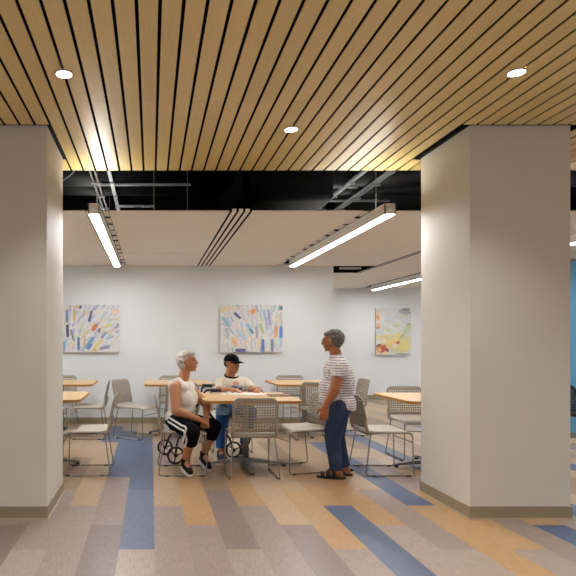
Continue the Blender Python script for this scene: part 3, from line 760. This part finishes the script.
bd.cap(ch+tl*.12+Vector((0,0,.085)), .055, ch-tl*.12+Vector((0,0,.085)), .055)
elN = Q(.255,5.70,.665); wrN = Q(.49,5.72,.575)
limb(bd, [shN, elN, wrN], [.058,.050,.030]); hand(bd, wrN, (.8,.35,-.35), (-.2,.4,-.9), 1, .6, .98)
elF = Q(.60,6.06,.68); wrF = Q(.575,5.87,.575)
limb(bd, [shFar, elF, wrF], [.056,.046,.030]); hand(bd, wrF, (-.2,-.85,-.4), (-.3,.2,-.9), -1, .6, .98)
hN, kN, aN = Q(.275,5.84,.53), Q(.405,5.56,.475), Q(.355,5.78,.155)
hF, kF, aF = Q(.31,6.03,.53), Q(.655,5.90,.475), Q(.565,6.03,.17)
for a_, k_, n_ in ((hN,kN,aN),(hF,kF,aF)):
    limb(bd, [a_, k_], [.09,.058]); limb(bd, [k_, k_*.6+n_*.4+Vector((0,.015,0)), n_], [.056,.058,.036])
tN, tF = Q(.392,5.685,.03), Q(.605,5.93,.03)
for n_, t_ in ((aN,tN),(aF,tF)): limb(bd, [n_, n_*.4+t_*.6+Vector((0,0,.01)), t_], [.036,.034,.024])
bd.remesh('body', M['skin'], root, .0065, 3)
face_bits(P, rot, .98, root)
h = MB(); fN, rN, uN = basis(hf)
h.ell(hc+fN*-.036+uN*.038, (.087,.090,.087), rot); h.ell(hc+fN*-.05+uN*-.02,(.072,.054,.062),rot); h.ell(hc+fN*.025+uN*.088,(.066,.068,.034),rot)
curls(h, hc+fN*-.018+uN*.028, hf, 1, 130, lambda v: (v.y < .1 and v.z > -.7) or v.z > .62, .012, 9, (.087,.100,.094))
h.remesh('hair', M['whitehair'], root, .006, 3)
s = MB(); s.ell(hipc+Vector((0,0,.02)), (.178,.145,.12), rT); s.ell(Q(.325,5.94,.66), (.162,.145,.16), rT); s.ell(ch+Vector((0,0,-.02)), (.168,.135,.16), rT); s.ell(Q(.33,5.94,.73), (.163,.142,.16), rT)
for sg in (-1,1):
    s.ell(Q(.385,5.91,.77)+tl*sg*.07, (.088,.084,.10), rT)
    pts = [ch+tl*sg*.10+tf*.06+Vector((0,0,.07)), ch+tl*sg*.095+Vector((0,0,.145)), ch+tl*sg*.11-tf*.06+Vector((0,0,.09))]
    s.cap(pts[0], .05, pts[1], .034); s.cap(pts[1], .034, pts[2], .05)
s.ell(ch+tf*.02+Vector((0,0,.05)), (.125,.105,.09), rT)
s.remesh('sleeveless_top', M['white_knit'], root, .008, 12, cuts=[(hipc+Vector((0,0,-.03)), Vector((0,0,-1)))])
j = MB(); j.ell(hipc+Vector((0,0,-.005)), (.178,.145,.095), rT)
for a_, k_, n_ in ((hN,kN,aN),(hF,kF,aF)):
    j.cap(a_, .108, k_, .082); j.ell(k_, (.082,.082,.082)); cu = k_*.62+n_*.38; j.cap(k_, .082, cu, .078, flat=True)
jo = j.remesh('capri_trousers', M['blackcloth'], root, .008, 4)
# the double white stripe runs down the outside of the near leg
ax = (kN-hN).normalized(); side = ax.cross(Vector((0,0,1))).normalized()
if side.x > 0 and False: side = -side
out_n = Vector((-.45,-.70,.45)).normalized()
for off in (-.020, .020):
    pts = []
    up2 = Vector((0,0,1))
    for t_ in (0,.25,.5,.75,1.0):
        c = hN*(1-t_)+kN*t_; r_ = .108*(1-t_)+.084*t_
        o_ = Vector((-.72,-.42,.25)).normalized(); o_ = (o_-ax*o_.dot(ax)).normalized(); w2 = ax.cross(o_)
        pts.append(c+o_*r_+w2*off*1.0)
    sh_ = (kN*.62+aN*.38); ax2 = (aN-kN).normalized()
    for t_ in (.4,.7,1.0):
        c = kN*(1-t_)+sh_*t_; o_ = Vector((-.70,-.72,0)); o_ = (o_-ax2*o_.dot(ax2)).normalized(); w2 = ax2.cross(o_)
        pts.append(c+o_*.081+w2*off)
    MB().tube(smooth_path(pts, 5), .010, 8).build('white_stripe', M['whitestripe'], jo, smooth=True)
def sneaker(parent, ankle, toe, upper, sole, s=1.0):
    d = (toe-ankle); d.z = 0; d.normalize(); side = Vector((0,0,1)).cross(d)
    heel = ankle-d*.045*s+Vector((0,0,-.075*s))
    up = (toe-heel).normalized(); nrm = side.cross(up)*-1
    if nrm.z < 0: nrm = -nrm
    ln = (toe-heel).length
    m_ = MB(); m_.cap(heel+up*.01+nrm*.030, .042*s, heel+up*ln*.55+nrm*.034, .044*s); m_.cap(heel+up*ln*.5+nrm*.03, .043*s, toe+nrm*.022, .032*s); m_.cap(ankle+Vector((0,0,.0)), .046*s, heel+up*.06+nrm*.03, .046*s)
    sh2 = m_.remesh('shoe', upper, parent, .007, 3)
    q = MB(); out = []
    for k in range(20):
        a = 2*PI*k/20; mid = heel+up*ln*.5; out.append(mid+up*(ln*.5+.038)*math.cos(a)+side*.047*s*math.sin(a)*(1+.12*math.cos(a)))
    lo = [q.bm.verts.new(p-nrm*.016) for p in out]; hi = [q.bm.verts.new(p+nrm*.012) for p in out]
    q.bridge(lo,hi); q.bm.faces.new(lo[::-1]); q.bm.faces.new(hi); q.build('sole', sole, sh2)
    lc = MB()
    for k in range(4):
        c = heel+up*ln*(.48+.1*k)+nrm*(.078-.008*k)*s; lc.tube([c-side*.022, c+nrm*.004, c+side*.022], .0035, 6)
    lc.build('laces', sole if sole is not M['sole'] else M['grey'], sh2, smooth=True)
sneaker(root, aN, tN, M['shoe'], M['sole']); sneaker(root, aF, tF, M['shoe'], M['sole'])

# --- seated man
root = thing('person', 'seated man in a black cap and cream T-shirt, arms on the table', 'person', (1.0, 7.1, 0))
O = Vector((1.0,7.1,0)); Q = lambda x, y, z: Vector((x,y,z))-O
bd = MB(); hc = Q(1.0,6.98,1.085); hf = Vector((.66,-.75,-.06)); P, rot = head(bd, hc, hf, 1.02)
bd.cap(Q(.99,7.0,1.02), .058, Q(.99,7.03,.90), .068)
tf = Vector((.12,-.99,0)).normalized(); tl = Vector((0,0,1)).cross(tf); rT = Matrix((tl,tf,Vector((0,0,1)))).transposed()
ch = Q(1.02,7.04,.80); hipc = Q(1.02,7.08,.54)
bd.ell(hipc, (.17,.13,.10), rT); bd.ell(Q(1.02,7.05,.66), (.15,.12,.13), rT); bd.ell(ch, (.145,.11,.13), rT)
bd.cap(ch+tl*.11+Vector((0,0,.06)), .055, ch-tl*.11+Vector((0,0,.06)), .055)
sR = ch-tl*.155+Vector((0,0,.055)); sL = ch+tl*.155+Vector((0,0,.055))   # his right is image left
elL = Q(1.245,6.86,.765); wrL = Q(1.27,6.66,.805)
limb(bd, [sL, elL, wrL], [.058,.044,.030]); hand(bd, wrL, (-.35,-.9,-.12), (0,.1,-1), 1, .25)
elR = Q(.825,6.87,.755); wrR = Q(.94,6.66,.805)
limb(bd, [sR, elR, wrR], [.058,.044,.030]); hand(bd, wrR, (.75,-.6,-.12), (0,.1,-1), -1, .25)
hA, kA, aA = Q(.93,7.02,.53), Q(.83,6.53,.555), Q(.80,6.46,.10)
hB, kB, aB = Q(1.12,7.02,.53), Q(1.15,6.55,.545), Q(1.12,6.80,.11)
for a_, k_, n_ in ((hA,kA,aA),(hB,kB,aB)): limb(bd, [a_, k_, n_], [.095,.062,.04])
tA, tB = Q(.83,6.31,.024), Q(1.11,6.64,.024)
for n_, t_ in ((aA,tA),(aB,tB)): limb(bd, [n_, n_*.5+t_*.5, t_], [.038,.034,.026])
bd.remesh('body', M['skin3'], root, .0065, 3)
face_bits(P, rot, 1.02, root)
h = MB(); fN, rN, uN = basis(hf); h.ell(hc+fN*-.045+uN*.01, (.079,.062,.06), rot); h.remesh('hair', M['darkhair'], root, .006, 2)
cp = MB(); cp.ell(hc+fN*-.012+uN*.045, (.089,.105,.088), rot)
co = cp.remesh('cap', M['blackcloth'], root, .006, 3, cuts=[(hc+uN*.040, -uN+fN*.05)])
br = MB(); pts = []
for k in range(15):
    a = -PI/2+PI*k/14; pts.append((math.sin(a), math.cos(a)))
rows = []
for q in (0,.5,1):
    rows.append([br.bm.verts.new(hc+uN*(.05-.016*q-.012*abs(x)*abs(x))+fN*(.05+(.05+.075*q)*y*1.0)+rN*(.082*x)) for x, y in pts])
for a_, b_ in zip(rows, rows[1:]):
    for k in range(14): br.bm.faces.new((a_[k],a_[k+1],b_[k+1],b_[k]))
bo = br.build('brim', M['blackcloth'], co, smooth=True); md = bo.modifiers.new('t','SOLIDIFY'); md.thickness = .006
s = MB(); s.cap(ch+tl*.13+Vector((0,0,.06)), .068, ch-tl*.13+Vector((0,0,.06)), .068); s.ell(ch, (.172,.14,.15), rT); s.ell(Q(1.02,7.04,.66), (.18,.15,.16), rT); s.ell(hipc+Vector((0,0,.02)), (.19,.155,.10), rT)
s.cap(ch+Vector((0,0,.09)), .09, ch+Vector((-.02,0,.125)), .08, flat=True)
for sh3, e3 in ((sL,elL),(sR,elR)):
    m3 = sh3*.22+e3*.78; s.cap(sh3, .068, m3, .058, flat=True); s.ell(sh3, (.068,.068,.068))
so4 = s.remesh('t_shirt', M['cream'], root, .008, 4, cuts=[(hipc+Vector((0,0,-.04)), Vector((0,0,-1)))])
cl_ = MB(); cc = ch+Vector((-.02,-.01,.140)); cl_.tube([cc+tl*.080*math.cos(2*PI*k/24)+tf*(.084*math.sin(2*PI*k/24))+Vector((0,0,-.020*math.sin(2*PI*k/24))) for k in range(24)], .011, 8, closed=True); cl_.build('collar', M['blackcloth'], so4, smooth=True)
pr = MB(); pc = []; random.seed(6)
for k, (x, z, rx, rz_) in enumerate(((0,.0,.10,.032),(-.03,.012,.04,.02),(.05,.0,.035,.022),(-.07,-.02,.03,.016),(.02,-.035,.07,.012),(-.015,.055,.04,.03),(.04,-.012,.03,.01))):
    d0 = .150+.0012*k
    for_ = []
    for q in range(14):
        a = 2*PI*q/14; xx = x+rx*math.cos(a); zz = z+rz_*math.sin(a)
        for_.append(pr.bm.verts.new(Q(1.03,7.04,.80)+tl*xx+tf*(d0*math.sqrt(max(.1,1-(xx/.19)**2-(zz/.2)**2))+.006)+Vector((0,0,zz))))
    pr.bm.faces.new(for_); pc.append(lin(((206,212,222),(110,130,170),(150,164,190),(90,96,120),(130,150,186),(222,170,150),(70,76,104))[k]))
po = pr.build('chest_print', M['art'], so4); colour_layer(po.data, pc)
j = MB(); j.ell(hipc, (.185,.15,.10), rT)
for a_, k_, n_ in ((hA,kA,aA),(hB,kB,aB)):
    j.cap(a_, .10, k_, .082); j.ell(k_, (.082,.082,.082)); j.cap(k_, .082, k_*.1+n_*.9, .062, flat=True)
jo = j.remesh('trousers', M['bluejeans'], root, .008, 4)
pk = MB(); pk.ell(kA+Vector((-.004,-.024,.004)), (.083,.068,.076)); pk.cap(kA+Vector((0,.03,.01)), .080, kA+Vector((.02,.13,.01)), .082); pk.remesh('faded_patch', M['paleknee'], jo, .008, 3)
sneaker(root, aA, tA, M['navy'], M['darkgrey']); sneaker(root, aB, tB, M['shoe'], M['darkgrey'])

# ------------------------------------------------------------------ beyond the right column
pn = thing('blue_partition', 'blue partition panel seen past the right edge of the right column', 'partition', (5.93, 8.0, 0))
MB().box((0,0,.08),(1.5,.05,2.5)).build('panel', M['blue'], pn)
fr = MB(); fr.box((-.01,.0,0),(0,.05,2.54)); fr.box((1.5,-.01,0),(1.54,.06,2.54)); fr.box((0,-.01,2.5),(1.5,.06,2.54)); fr.box((0,-.01,0),(1.5,.06,.08)); fr.build('frame', M['grey'], pn)
bc = make_chair('black chair at the right edge of the photo, past the right column', M['blackplastic'], M['blackplastic'])
bc.location = (5.58, 7.25, 0); bc.rotation_euler = (0,0,math.radians(-90))
